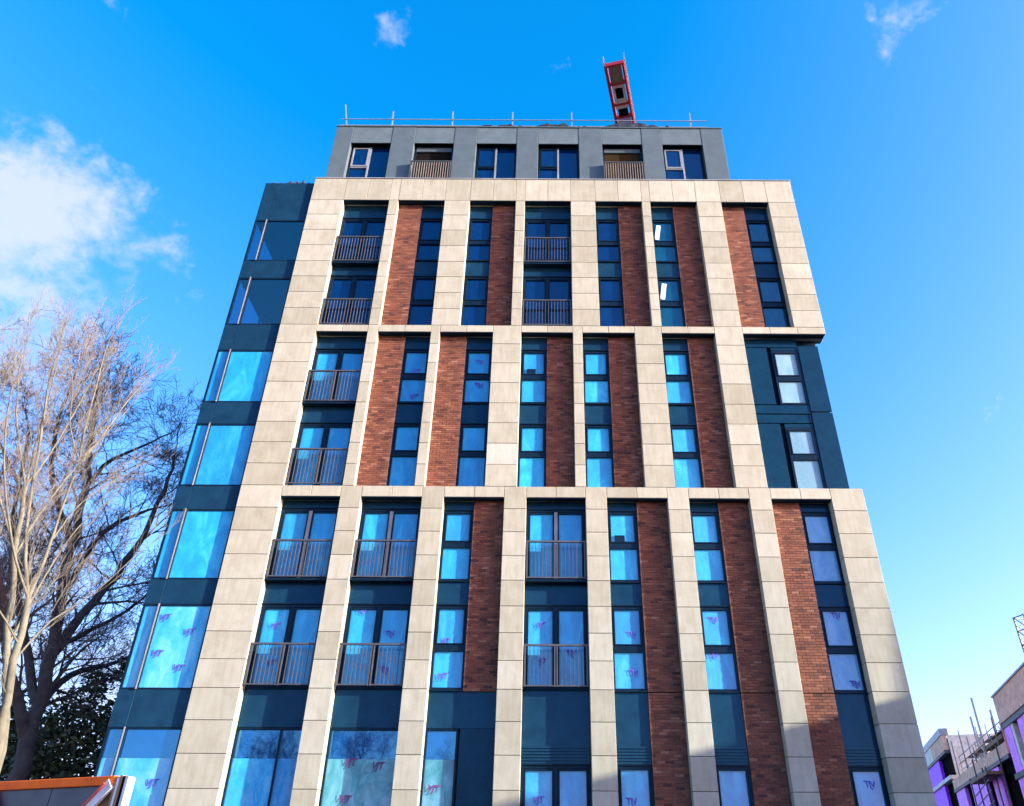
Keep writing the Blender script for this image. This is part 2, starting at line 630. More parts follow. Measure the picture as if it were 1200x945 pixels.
# ---- brick strips
def brick_strip(x0, x1, z0, z1, yface):
    col = MB().box(x0+.004, x1-.004, yface+.010, yface+.30, z0+.002, z1-.002).build('brick_column', 'mortar', BLD)
    bw, bh, mj = .2275, .0755, .011
    verts, faces, tint = [], [], []
    nrow = int((z1-z0)/bh)
    bh = (z1-z0)/nrow
    for r in range(nrow):
        za, zb = z0+r*bh+mj/2, z0+(r+1)*bh-mj/2
        x = x0 - (bw/2 if r % 2 else 0)
        while x < x1-.02:
            a, b = max(x+mj/2, x0+.003), min(x+bw-mj/2, x1-.003)
            x += bw
            if b-a < .03:
                continue
            yf = yface + rnd.uniform(-.004, .003)
            k = len(verts)
            verts += [(a, yf, za), (b, yf, za), (b, yf, zb), (a, yf, zb), (a, yface+.02, za), (b, yface+.02, za), (b, yface+.02, zb), (a, yface+.02, zb)]
            faces += [(k, k+1, k+2, k+3), (k+1, k+5, k+6, k+2), (k+4, k, k+3, k+7), (k+3, k+2, k+6, k+7), (k+4, k+5, k+1, k)]
            t = min(1, max(0, rnd.gauss(.52, .16)))
            if rnd.random() < .07: t = rnd.uniform(.8, 1)
            if rnd.random() < .06: t = rnd.uniform(.05, .2)
            tint += [t]*5
    me = bpy.data.meshes.new('bricks')
    me.from_pydata(verts, [], faces)
    me.materials.append(MATS['brick'])
    at = me.attributes.new('tint', 'FLOAT', 'FACE')
    at.data.foreach_set('value', tint)
    o = link(me, 'bricks', col)
    structure(o, 'stuff')


# ---- windows
def frame_rect(mb, x0, x1, z0, z1, t, ya, yb):
    mb.box(x0, x0+t, ya, yb, z0, z1)
    mb.box(x1-t, x1, ya, yb, z0, z1)
    mb.box(x0+t, x1-t, ya, yb, z1-t, z1)
    mb.box(x0+t, x1-t, ya, yb, z0, z0+t)


GLY = GY+.05       # pane plane
NARROW = {  # storey: (bottom, transom low, transom high, head)
    0: (.3, 1.9, 2.06, 4.24), 1: (6.14, 7.18, 7.35, 8.42), 2: (9.2, 10.23, 10.4, 11.38), 3: (12.16, 13.33, 13.5, 14.48),
    4: (15.36, 16.33, 16.52, 17.5), 5: (18.46, 19.6, 19.8, 20.9), 6: (21.76, 22.62, 22.8, 23.9)}
WINDOWS = {}


def narrow_window(x0, x1, s, mod, i):
    zb, ta, tb, zh = NARROW[s]
    w = MB()
    t = .065
    frame_rect(w, x0, x1, zb, zh+.05, t, GY-.01, GY+.10)
    w.box(x0+t, x1-t, GY-.012, GY+.10, ta, tb)
    w.box(x0-.0, x1, GY-.045, GY-.012, zh+.052, zh+.085)          # drip head
    wi = w.build('window', 'frame', BLD)
    film = 'film_blue'
    if mod == 'A':
        film = 'glass_dark' if i < 5 else 'glass_teal'
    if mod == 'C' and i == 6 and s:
        film = 'film_skylit'
    # opening sash of the upper light
    sm = MB()
    frame_rect(sm, x0+t+.012, x1-t-.012, tb+.012, zh-.012, .035, GY-.03, GY+.045)
    sm.build('sash', 'frame', wi)
    box('pane', x0+t+.047, x1-t-.047, GLY-.02, GLY-.008, tb+.047, zh-.047, film, wi)
    box('pane', x0+t, x1-t, GLY, GLY+.012, zb+t, ta, film, wi)
    box('sill', x0-.005, x1+.005, GY-.06, GY+.02, zb-.035, zb-.002, 'frame', wi)
    WINDOWS[(mod, i, s)] = (wi, x0, x1)
    if mod == 'A' and i == 5:
        o = box('notice', x0+.16, x0+.33, GLY-.04, GLY-.035, tb+.14, zh-.2, 'paper', wi)
        o.rotation_euler = (0, math.radians(9), 0)
    if (mod, i, s) in (('B', 3, 4), ('C', 4, 2)):
        box('vent_box', x0+.22, x0+.52, GLY-.05, GLY-.03, tb+.06, tb+.26, 'frame', wi)
    return wi


DOORH = {0: 4.24, 1: 8.42, 2: 11.42, 3: 14.48, 4: 17.5, 5: 20.9, 6: 23.9}
RAILT = {1: 7.27, 2: 10.32, 3: 13.42, 4: 16.46, 5: 19.62, 6: 22.72}


def glazed_door(x0, x1, s, mod, i):
    zb, zh = NARROW[s][0], DOORH[s]
    t = .075
    xm = (x0+x1)/2
    w = MB()
    frame_rect(w, x0, x1, zb, zh+.05, t, GY-.01, GY+.10)
    w.box(x0, x1, GY-.045, GY-.012, zh+.052, zh+.085)
    d = w.build('glazed_door', 'frame', BLD)
    pale = mod == 'C' and s == 2
    box('mullion', xm-.05, xm+.05, GY-.02, GY+.10, zb+t, zh+.05-t, 'frame_pale' if pale else 'frame', d)
    film = 'glass_dark' if mod == 'A' else 'film_blue'
    for a, b in ((x0+t, xm-.05), (xm+.05, x1-t)):
        sm = MB()
        frame_rect(sm, a+.008, b-.008, zb+t+.008, zh-.035, .04, GY+.0, GY+.07)
        sm.build('sash', 'frame', d)
        box('pane', a+.048, b-.048, GLY, GLY+.012, zb+t+.05, zh-.075, film, d)
    WINDOWS[(mod, i, s)] = (d, x0, x1)
    if s == 0:
        return
    # juliet balcony
    fl = FLZ[s-1]
    zt = RAILT[s]
    if s in (2, 4, 6):
        box('ledge', x0+.003, x1-.003, .10, GY+.02, fl-.0, fl+.07, 'frame', BLD)
    jb = MB()
    jb.box(x0+.03, x0+.075, .07, .115, fl+.09, zt+.002).box(x1-.075, x1-.03, .07, .115, fl+.09, zt+.002)
    jb.box(x0+.005, x1-.005, .06, .125, zt, zt+.05)
    jb.box(x0+.07, x1-.07, .075, .11, fl+.10, fl+.135)
    two = mod in 'BC' and not pale
    if two:
        jb.box(xm-.05, xm-.015, .068, .117, fl+.088, zt+.002).box(xm+.015, xm+.05, .068, .117, fl+.088, zt+.002)
    j = jb.build('juliet_balcony', 'rail', BLD)
    spans = [(x0+.075, xm-.05), (xm+.05, x1-.075)] if two else [(x0+.075, x1-.075)]
    for a, b in spans:
        n = round((b-a)/.112)
        me = None
        for k in range(1, n):
            x = a+(b-a)*k/n
            if me is None:
                o = MB().box(-.010, .010, -.012, .012, 0, zt-fl-.136).build('bar', 'rail', j)
                me = o.data
            else:
                o = link(me, 'bar', j)
            o.location = (x, .092, fl+.135)


def spandrel(x0, x1, z0, z1):
    o = box('spandrel_panel', x0+.004, x1-.004, GY, GY+.14, z0, z1, 'spandrel', BLD, .004)
    return o


SPTOP = {0: 6.13, 1: 9.17, 2: FLZ[2]-.37, 3: 15.33, 4: FLZ[4]-.30, 5: 21.73, 6: TOPZ}
for mod, storeys in (('A', (5, 6)), ('B', (3, 4)), ('C', (0, 1, 2))):
    for i, (x0, x1) in enumerate(COLS[mod]):
        kind = KIND[mod][i]
        if kind == 'X':
            continue
        xm = (x0+x1)/2
        ground_shop = mod == 'C' and i < 3
        for s in storeys:
            if s == 0 and ground_shop:
                continue
            zh = DOORH[s] if kind == 'D' else NARROW[s][3]
            if kind == 'D':
                spandrel(x0, x1, zh+.09, SPTOP[s])
                glazed_door(x0, x1, s, mod, i)
            else:
                a, b = (x0, xm) if kind == 'wb' else (xm, x1)
                spandrel(a, b, zh+.09, SPTOP[s])
                narrow_window(a, b, s, mod, i)
            if s == 0:   # louvred strip under the tall spandrel
                a, b = (x0, x1) if kind == 'D' else ((x0, xm) if kind == 'wb' else (xm, x1))
                lou = MB()
                for k in range(5):
                    lou.box(a+.02, b-.02, GY-.03, GY-.002, 4.40+k*.075, 4.40+k*.075+.045)
                lou.build('louvre', 'spandrel', BLD)
        if kind in ('wb', 'bw'):
            a, b = (xm, x1) if kind == 'wb' else (x0, xm)
            if mod == 'A':
                brick_strip(a, b, FLZ[4]+.01, TOPZ, BY)
            elif mod == 'B':
                brick_strip(a, b, FLZ[2]+.01, FLZ[4]-.30, BY)
            else:
                if i == 2:
                    brick_strip(a, b, FLZ[0], FLZ[2]-.37, BY)
                else:
                    brick_strip(a, b, .13, FLZ[0]-.01, BY)
                    brick_strip(a, b, FLZ[0]+.01, FLZ[2]-.37, BY)

# ---- ground floor shop glazing under the first three bays of the lower module
for i in range(3):
    x0, x1 = COLS['C'][i]
    if i == 2:
        spandrel(x0, x1, 5.17, 6.13)
        xg = x0+.86
        box('dark_panel', xg+.05, x1-.004, GY, GY+.14, .13, 5.165, 'clad_navy', BLD, .004)
    else:
        spandrel(x0, x1, 5.17, 6.13)
        xg = x1
    w = MB()
    frame_rect(w, x0, xg, .13, 5.16, .05, GY-.01, GY+.10)
    if i == 0:
        w.box(x0+1.17, x0+1.22, GY-.005, GY+.1, .18, 5.11)
    sh = w.build('shop_window', 'frame', BLD)
    segs = [(x0+.05, x0+1.17), (x0+1.22, xg-.05)] if i == 0 else [(x0+.05, xg-.05)]
    for a, b in segs:
        box('pane', a, b, GLY, GLY+.012, 4.42, 5.11, 'glass_shop', sh)
        box('filmed_pane', a, b, GLY, GLY+.012, .18, 4.418, 'film_teal' if i else 'film_blue', sh)
    WINDOWS[('C', i, 0)] = (sh, x0, xg)

# ---- recessed metal corner of the middle module
x0, x1 = 6.83, 9.46
RY = .28
rc = MB().box(x0-.01, x1, RY+.16, .76, FLZ[2], FLZ[4]-.3).box(9.3, x1, .76, 15, FLZ[2], FLZ[4]-.3).build('corner_recess', 'frame', BLD)
for (a, b, z0, z1, dy) in ((x0+.01, 7.66, 12.16, 14.62, 0), (x0+.01, 7.66, 15.36, 17.72, 0), (8.76, x1+.015, 12.16, 15.04, -.03), (8.76, x1+.015, 15.07, 17.78, -.03),
                           (x0+.01, 8.75, 14.64, 14.98, .01), (x0+.01, 8.75, 15.0, 15.34, 0), (x0+.01, 8.75, 17.74, 18.1, .01),
                           (7.80, 8.75, 14.46, 14.62, .01), (7.80, 8.75, 17.6, 17.72, .01)):
    box('cladding_panel', a, b-.012, RY+dy, RY+dy+.035, z0, z1-.012, 'clad_navy', rc, .005)
for s, (zb, ta, tb, zh) in ((3, (12.16, 13.26, 13.44, 14.45)), (4, (15.36, 16.3, 16.5, 17.58))):
    w = MB()
    frame_rect(w, 7.80, 8.75, zb, zh, .07, RY+.0, RY+.12)
    w.box(7.87, 8.68, RY-.002, RY+.12, ta, tb)
    wi = w.build('window', 'frame', BLD)
    sm = MB()
    frame_rect(sm, 7.88, 8.67, tb+.01, zh-.08, .035, RY-.02, RY+.06)
    sm.build('sash', 'frame', wi)
    box('pane', 7.915, 8.635, RY+.03, RY+.042, tb+.045, zh-.115, 'film_sunlit', wi)
    box('pane', 7.87, 8.68, RY+.05, RY+.062, zb+.07, ta, 'film_sunlit', wi)

# ---- glazed bay on the left
BX0, BX1, BXM, BF = -11.5, -9.5, -11.03, .10
DEPB = 5.0
bay = MB()
bay.box(BX0+.06, BX1-.005, DEPB, DEPB+.2, .05, 25.4)                # rear wall
bay.box(BX1-.06, BX1-.006, BF+.08, DEPB, .05, 25.4)                # party wall
bay.build('bay_wall', 'interior', BLD)
GB = {0: (.15, 5.12), 1: (6.06, 8.40), 2: (9.12, 11.34), 3: (12.12, 14.38), 4: (15.2, 17.36), 5: (18.46, 20.66), 6: (21.5, 23.63)}
for s in range(7):
    zb, zh = GB[s]
    zt = GB[s+1][0] if s < 6 else 25.72
    sp = MB().box(BX0+.02, BX1-.01, BF+.04, DEPB, zh+.02, zt-.02).build('bay_spandrel', 'ceiling_soffit', BLD)
    box('spandrel_panel', BX0, BXM-.006, BF, BF+.035, zh, zt, 'spandrel', sp, .004)
    box('spandrel_panel', BXM+.006, BX1-.008, BF, BF+.035, zh, zt, 'spandrel', sp, .004)
    box('spandrel_panel', BX0-.002, BX0+.03, BF+.04, DEPB, zh, zt, 'spandrel', sp, .004)
    w = MB()
    w.box(BXM-.04, BXM+.04, BF-.035, BF+.10, zb+.002, zh-.002)
    w.box(BX0, BX0+.07, BF, BF+.10, zb+.002, zh-.002)
    w.box(BX1-.07, BX1-.01, BF, BF+.10, zb+.002, zh-.002)
    w.box(BX0+.06, BX1-.06, BF+.002, BF+.07, zh-.055, zh-.003)
    w.box(BX0+.06, BX1-.06, BF+.002, BF+.07, zb+.003, zb+.055)
    bw = w.build('bay_window', 'frame', BLD)
    box('side_mullion', BX0, BX0+.07, DEPB-.1, DEPB-.002, zb+.002, zh-.002, 'frame', bw)
    box('side_mullion', BX0, BX0+.07, 2.5, 2.56, zb+.002, zh-.002, 'frame', bw)
    f = 'glass_clear' if s >= 5 else 'film_blue'
    if s == 1:
        f = 'film_mid'
    box('mullion_cap', BXM-.018, BXM+.018, BF-.05, BF-.036, zb+.002, zh-.002, 'frame_pale', bw)
    for a, b in ((BX0+.07, BXM-.04), (BXM+.04, BX1-.07)):
        if s == 0:
            box('pane', a, b, BF+.03, BF+.04, 4.38, zh-.055, 'glass_shop', bw)
            box('filmed_pane', a, b, BF+.03, BF+.04, zb+.055, 4.378, 'film_mid', bw)
        else:
            box('pane', a, b, BF+.03, BF+.04, zb+.055, zh-.055, f, bw)
    box('side_pane', BX0+.025, BX0+.035, BF+.11, 2.49, zb+.003, zh-.003, f, bw)
    box('side_pane', BX0+.025, BX0+.035, 2.57, DEPB-.11, zb+.003, zh-.003, f, bw)
    WINDOWS[('bay', 0, s)] = (bw, BX0, BX1)

# ---- penthouse
PX0, PX1, PY, PZ0, PZ1 = -9.22, 7.44, .26, 25.85, 29.5
PWX = [(-8.47, -6.77), (-5.77, -4.09), (-3.12, -1.41), (-.49, 1.23), (2.23, 3.93), (4.79, 6.5)]
WZ0, WZ1 = 26.1, 28.42
ph = MB()
ph.box(PX0+.03, PX1-.03, .9, 13, PZ0-.3, PZ1-.06)
ph.build('penthouse_wall', 'interior', BLD)
pc = MB().box(PX0+.02, PX1-.02, PY+.05, .9, WZ1+.2, PZ1-.05).build('penthouse_head', 'frame', BLD)
edges = [PX0] + [v for ab in PWX for v in ab] + [PX1]
for k in range(0, len(edges), 2):
    a, b = edges[k], edges[k+1]
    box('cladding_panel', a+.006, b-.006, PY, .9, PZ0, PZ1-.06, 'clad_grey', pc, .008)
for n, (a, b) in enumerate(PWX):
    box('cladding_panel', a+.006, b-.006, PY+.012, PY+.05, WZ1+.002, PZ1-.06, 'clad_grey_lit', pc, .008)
box('parapet_cap', PX0-.02, PX1+.02, PY-.03, 1.0, PZ1-.055, PZ1, 'clad_grey', BLD, .006)
for n, (a, b) in enumerate(PWX):
    bal = n in (1, 4)
    fm = 'frame_pale' if n in (0, 5) else 'frame'
    w = MB()
    yb = PY+.22
    frame_rect(w, a+.02, b-.02, WZ0, WZ1, .07, yb, yb+.10)
    wi = w.build('penthouse_window', 'frame', BLD)
    xm = a+.02+(b-a)*.48
    if bal:
        box('shutter_box', a+.09, b-.09, yb-.01, yb+.05, WZ1-.30, WZ1-.072, 'clad_grey', wi)
        box('opening', a+.09, b-.09, yb+.06, yb+.07, WZ0+.07, WZ1-.31, 'void' if n == 1 else 'timber_dark', wi)
        zt = on_y(600, 189.5, PY-.14).z-.05
        j = MB().box(a+.0, a+.04, PY-.16, PY-.12, PZ0+.2, zt).box(b-.04, b, PY-.16, PY-.12, PZ0+.2, zt).build('roof_balcony', 'rail', BLD)
        box('top_rail', a-.02, b+.02, PY-.17, PY-.11, zt, zt+.05, 'rail', j)
        me = None
        for k in range(1, 17):
            if me is None:
                o = MB().box(-.014, .014, -.012, .012, 0, zt-26.08).build('bar', 'bronze', j)
                me = o.data
            else:
                o = link(me, 'bar', j)
            o.location = (a+(b-a)*k/17, PY-.14, 26.08)
        for xx in (a+.01, b-.05):
            box('return_rail', xx, xx+.04, PY-.108, PY-.002, zt-.03, zt+.02, 'rail', j)
    else:
        box('mullion', xm-.035, xm+.035, yb-.01, yb+.10, WZ0+.07, WZ1-.07, 'frame_pale', wi)
        box('transom', a+.09, xm-.036, yb-.008, yb+.10, 27.1, 27.16, fm, wi)
        sm = MB()
        frame_rect(sm, a+.10, xm-.045, 27.17, WZ1-.12, .06, yb-.03, yb+.04)
        sm.build('sash', fm, wi)
        box('pane', a+.09, xm-.036, yb+.05, yb+.06, WZ0+.07, 27.09, 'glass_dark', wi)
        box('pane', a+.16, xm-.105, yb+.0, yb+.01, 27.235, WZ1-.185, 'glass_dark', wi)
        box('pane', xm+.036, b-.09, yb+.05, yb+.06, WZ0+.07, WZ1-.07, 'glass_dark', wi)

# loose black roofing membrane along the roof edges
def membrane(x0, x1, y0, y1, z, amp, seed, name='roof_membrane'):
    r = random.Random(seed)
    n = 70
    mb = MB()
    hs_ = []
    hh = 0
    for k in range(n+1):
        hh = max(0.0, hh*.72 + r.uniform(-.6, 1.0)*amp*.5)
        hs_.append(hh if 2 < k < n-2 else 0)
    for k in range(n+1):
        x = x0+(x1-x0)*k/n
        wv = r.uniform(-.02, .02)
        mb.v += [(x, y0+wv, z), (x, y0+.05+wv, z+.015+hs_[k]), (x, y1, z+.02+hs_[k]*.6), (x, y1, z)]
    for k in range(n):
        for q in range(4):
            a, b = k*4+q, k*4+(q+1) % 4
            mb.f.append((a, b, b+4, a+4))
            mb.m.append(0)
    return mb.build(name, 'membrane', BLD)


membrane(-4.6, 5.6, PY+.05, PY+.7, PZ1+.003, .38, 3)
membrane(BX0+.05, BX1-.05, BF+.05, 1.2, 25.725, .3, 8)

# ---- printed marks on the window film
_marks = {}


def mark_mesh(txt, ink):
    if (txt, ink) in _marks:
        return _marks[(txt, ink)]
    cu = bpy.data.curves.new('mark', 'FONT')
    cu.body = txt
    cu.align_x, cu.align_y = 'CENTER', 'CENTER'
    cu.size = 1.0
    cu.shear = .25
    cu.offset = .02
    cu.space_character = .86
    ob = bpy.data.objects.new('mark', cu)
    C.objects.link(ob)
    dg = bpy.context.evaluated_depsgraph_get()
    me = bpy.data.meshes.new_from_object(ob.evaluated_get(dg))
    bpy.data.objects.remove(ob)
    me.materials.clear()
    me.materials.append(MATS[ink])
    _marks[(txt, ink)] = me
    return me


def mark(key, px, py, size=.30, flip=False, ink='ink_purple', tilt=0, plane=None):
    wi, x0, x1 = WINDOWS[key]
    Y = plane if plane is not None else GLY
    p = on_y(px, py, Y)
    o = link(mark_mesh('VJT', ink), 'film_print', wi)
    o.location = (p.x, Y-.03 if plane is None else Y-.012, p.z)
    o.rotation_euler = (math.radians(90), math.radians(tilt), 0)
    o.scale = (-size if flip else size, size, size)


for key, px, py, fl in ((('C', 0, 1), 322, 734, 0), (('C', 0, 1), 317, 777, 0), (('C', 1, 1), 458, 743, 1), (('C', 1, 1), 425, 717, 1), (('C', 1, 1), 452, 785, 1),
                        (('C', 2, 1), 521, 752, 0), (('C', 2, 1), 518, 793, 0), (('C', 3, 1), 633, 733, 0), (('C', 3, 1), 634, 775, 0), (('C', 3, 1), 670, 766, 1),
                        (('C', 4, 1), 741, 744, 1), (('C', 4, 1), 743, 789, 1), (('C', 5, 1), 836, 727, 1), (('C', 5, 1), 836, 769, 1),
                        (('C', 6, 1), 980, 722, 1), (('C', 6, 1), 1003, 802, 1),
                        (('B', 1, 4), 487, 436, 0), (('B', 1, 4), 484, 465, 0), (('B', 2, 4), 563, 425, 1), (('B', 2, 4), 562, 452, 1),
                        (('C', 3, 0), 630, 938, 0), (('C', 4, 0), 741, 940, 1), (('C', 6, 0), 1020, 920, 1)):
    mark(key, px, py, .215 if py > 600 else .24, bool(fl), tilt=rnd.uniform(-6, 6))
for key, px, py in ((('C', 1, 0), 403, 937), (('C', 1, 0), 410, 894), (('C', 1, 0), 442, 898), (('C', 2, 0), 507, 925)):
    mark(key, px, py, .24, False, 'ink_maroon', rnd.uniform(-5, 5))
for px, py, s in ((221, 741, 1), (208, 783, 1), (193, 724, 1), (183, 766, 1), (177, 918, 0)):
    mark(('bay', 0, s), px, py, .24, False, 'ink_purple', rnd.uniform(-6, 6), BF+.03)

# ---- temporary guard rail on the penthouse roof
gr = thing('roof_guardrail', 'thin grey temporary guard rail along the flat penthouse roof edge', 'guard rail', (0, 0, PZ1))
GYR = PY+.55
zt = on_y(600, 142, GYR).z - PZ1
for n, (px, pt) in enumerate(((408, 123), (461, 131), (531, 131), (601, 132), (670, 132), (808, 133))):
    b = on_y(px, 142, GYR)
    t = on_y(px-(3 if n == 0 else 0), pt, GYR)
    mb = MB()
    mb.bar((b.x+(.1 if n == 0 else 0), GYR, 0.0), (t.x, GYR, t.z-PZ1), .045)
    po = mb.build('post', 'galvanised', gr)
    MB().box(b.x-.12, b.x+.12, GYR-.1, GYR+.3, 0, .06).build('base', 'galvanised', po)
xa, xb = on_y(400, 142, GYR).x, on_y(828, 142, GYR).x
MB().bar((xa, GYR-.05, zt), (xb, GYR-.05, zt), .028).build('rail', 'galvanised', gr)
MB().bar((xa, GYR-.05, zt-.42), (xb, GYR-.05, zt-.42), .028).build('rail', 'galvanised', gr)

# ------------------------------------------------------------------ tower crane behind the block
HZ = 45.0


def on_z(x, y, z):
    d = ray(x, y)
    return CAM + d*((z-EYE)/d.z)


pa, pb = on_z(719.5, 75, HZ), on_z(733, 147, HZ)
ax = (pb-pa).normalized()                      # from the free end back to the mast
side = Vector((ax.y, -ax.x, 0))
ang = math.atan2(ax.y, ax.x)
L = 15.5
crane = thing('tower_crane', 'red counter jib of a tower crane standing up behind the penthouse roof', 'crane', (pa.x+ax.x*L, pa.y+ax.y*L, 0), ang)
# local x runs from mast (0) back along +ax; the free end lies at x = -L
W = 1.06


def cz(x):
    return x-L


mast = MB()
for sx in (-.8, .8):
    for sy in (-.8, .8):
        mast.box(sx-.08, sx+.08, sy-.08, sy+.08, 0, HZ+.1)
for k in range(28):
    z = k*1.6
    for (a, b) in (((-.8, -.8), (.8, -.8)), ((.8, -.8), (.8, .8)), ((.8, .8), (-.8, .8)), ((-.8, .8), (-.8, -.8))):
        mast.bar((*a, z), (*b, z+1.6), .08)
        mast.bar((*a, z), (*b, z), .07)
mast.build('mast', 'crane_red', crane)
ch = MB()
for sy in (-1, 1):
    ch.box(cz(0), 2, sy*W/2-.07, sy*W/2+.07, HZ-.1, HZ+.25)
for x in (0.0, 1.35, 2.9, 3.9, 5.2, 7.5, 10, 12.5):
    ch.box(cz(x), cz(x)+.14, -W/2+.07, W/2-.07, HZ-.08, HZ+.2)
cj = ch.build('counter_jib', 'crane_red', crane)
for nm, x0, x1, y0, y1, mt in (('counterweight', .16, 1.33, -.40, .40, 'timber'), ('winch_frame', 1.52, 2.88, -.40, -.24, 'crane_cream'), ('winch_frame', 1.52, 2.88, .24, .40, 'crane_cream'),
                               ('winch_frame', 1.52, 1.72, -.24, .24, 'crane_cream'), ('winch_drum', 1.75, 2.5, -.23, .23, 'void'), ('winch_frame', 2.52, 2.88, -.24, .24, 'crane_cream'),
                               ('deck', 3.06, 3.30, -.42, .42, 'crane_cream'), ('hatch', 3.32, 3.88, -.34, .30, 'void'), ('deck', 4.06, 5.18, -.42, .42, 'crane_lilac'), ('deck', 5.36, 7.4, -.42, .42, 'crane_lilac')):
    MB().box(cz(x0), cz(x1), y0, y1, HZ-.05, HZ+.12).build(nm, mt, cj)
hr = MB()
for sy in (-1, 1):
    for k in range(9):
        hr.box(cz(-.1+k*1.5)-.02, cz(-.1+k*1.5)+.02, sy*(W/2+.12)-.02, sy*(W/2+.12)+.02, HZ+.1, HZ+.85)
    hr.box(cz(-.12), cz(13), sy*(W/2+.12)-.02, sy*(W/2+.12)+.02, HZ+.8, HZ+.84)
    hr.box(cz(-.12), cz(13), sy*(W/2+.12)-.02, sy*(W/2+.12)+.02, HZ+.42, HZ+.46)
    hr.box(cz(0), cz(13), sy*(W/2+.10)-.03, sy*(W/2+.10)+.03, HZ+.02, HZ+.1)
hr.build('handrail', 'steel_grey', crane)
jb = MB()                                      # main jib on the far side and the tower head
for sy in (-.55, .55):
    jb.bar((1, sy, HZ), (42, sy, HZ), .14)
jb.bar((0, 0, HZ+1.5), (42, 0, HZ+1.1), .14)
for k in range(24):
    x = 1+k*1.7
    for sy in (-.55, .55):
        jb.bar((x, sy, HZ), (x+.85, 0, HZ+1.3), .06)
        jb.bar((x+.85, 0, HZ+1.3), (x+1.7, sy, HZ), .06)
jb.build('jib', 'crane_red', crane)
cbx = MB().box(-.75, .75, 1.0, 2.4, HZ-1.9, HZ-.15).build('cab', 'crane_cream', crane, bevel=.08)
MB().box(-.6, .6, 2.405, 2.42, HZ-1.4, HZ-.5).build('cab_window', 'glass_dark', cbx)

# ------------------------------------------------------------------ construction site on the right
az0 = math.radians(16.06)
DV = Vector((math.sin(az0), math.cos(az0), 0))
c0 = at_dist(1163, 818, 59)
SITE0 = Vector((c0.x, c0.y, 0))
RZ = math.pi/2 - az0
NV = Vector((-DV.y, DV.x, 0))


def site(px, py, off=0.0):
    """pixel -> (distance along the site wall, height) on the wall plane"""
    d = ray(px, py)
    q = SITE0 + NV*off - CAM
    t = q.dot(NV)/d.dot(NV)
    p = CAM + d*t
    return (p-SITE0).dot(DV), p.z


ub = thing('unfinished_building', 'unfinished block with pink insulation boards and purple sheeted window openings', 'building', SITE0, RZ)
ztop = site(1163, 818)[1]
zb1 = site(1172, 849)[1]
zslab = site(1192, 906)[1]
zpar = site(1140, 897)[1]
zpb = site(1140, 911)[1]
sfar0 = site(1107, 880)[0]
sfar1 = site(1091, 880)[0]
zft, zfb = site(1099, 866)[1], site(1099, 887)[1]
body = MB()
body.box(-34, -.4, -14, -.45, 0, ztop-.25)
body.box(-.4, sfar0+.1, -14, -.45, 0, zpb)
body.box(sfar0, sfar1+9, -14, -.45, 0, zft-.2)
body.build('wall', 'void', ub)


def wbox(nm, s0, s1, z0, z1, mt, y0=-.4, y1=0.0):
    return box(nm, s0, s1, y0, y1, z0, z1, mt, ub, .01)


for k in range(8):
    wbox('insulation_board', -1.5-k*1.55+.01, -k*1.55+.04, zb1, ztop, 'insulation')
box('parapet_cap', -34, .06, -.6, .08, ztop+.002, ztop+.09, 'steel_grey', ub)
box('end_board', sfar0-.12, sfar0-.02, -14, -.45, zpb, zft-.02, 'concrete_pale', ub)
box('end_board', .05, .12, -14, -.02, zpb, ztop, 'insulation', ub)
wbox('slab', -34, .05, zb1-.32, zb1-.01, 'steel_dark', -.5, -.06)
wbox('slab', -34, .05, zslab-.3, zslab, 'steel_dark', -.5, .03)
z3 = zslab-3.1
wbox('slab', -34, sfar1+9, z3-.3, z3, 'steel_dark', -.5, .03)
s = -.05
for k in range(9):
    for (za, zb) in ((zslab+.01, zb1-.33), (z3+.01, zslab-.31), (.05, z3-.31)):
        wbox('purple_sheet', s-1.75+.03, s-.03, za, zb, 'lilac_sheet', -.32, -.1-.05*(k % 2))
        wbox('opening_reveal', s-2.35, s-1.8, za, zb, 'concrete_pale', -.44, -.12)
    s -= 3.4
# lower wing between the two taller ends
n = max(2, round(sfar0/1.6))
for k in range(n):
    a, b = .12+(sfar0-.12)*k/n, .12+(sfar0-.12)*(k+1)/n
    wbox('insulation_board', a+.01, b-.01, zpb, zpar, 'insulation')
wbox('slab', .06, sfar0, zpb-.25, zpb-.01, 'steel_dark', -.5, .04)
for px0, px1, mt in ((1157, 1139, 'lilac_sheet'), (1131, 1120, 'lilac_sheet'), (1177, 1166, 'lilac_sheet')):
    a, b = site(px0, 930)[0], site(px1, 930)[0]
    for za, zb in ((z3+.01, zpb-.27), (.05, z3-.31)):
        wbox('purple_sheet', a, b, za, zb, mt, -.32, -.05)
# far end tower
m = 2
for k in range(m):
    wbox('insulation_board', sfar0+(sfar1-sfar0)*k/m+.01, sfar0+(sfar1-sfar0)*(k+1)/m-.01, zfb, zft, 'insulation')
wbox('insulation_board', sfar1, sfar1+8, zfb, zft, 'concrete_pale')
box('parapet_cap', sfar0-.05, sfar1+9, -.6, .08, zft+.002, zft+.55, 'steel_grey', ub)
wbox('slab', sfar0, sfar1+9, zfb-.25, zfb-.01, 'steel_dark', -.5, .04)
zfl = site(1103, 920)[1]
wbox('slab', sfar0-.2, sfar1+9, zfl-.16, zfl+.14, 'concrete_pale', -.5, .12)
sA, sB = site(1101, 900)[0], site(1084, 900)[0]
for za, zb in ((zfl+.15, zfb-.26), (z3+.01, zfl-.17), (.05, z3-.31)):
    wbox('purple_sheet', sA, sB+3, za, zb, 'purple_sheet', -.32, -.05)

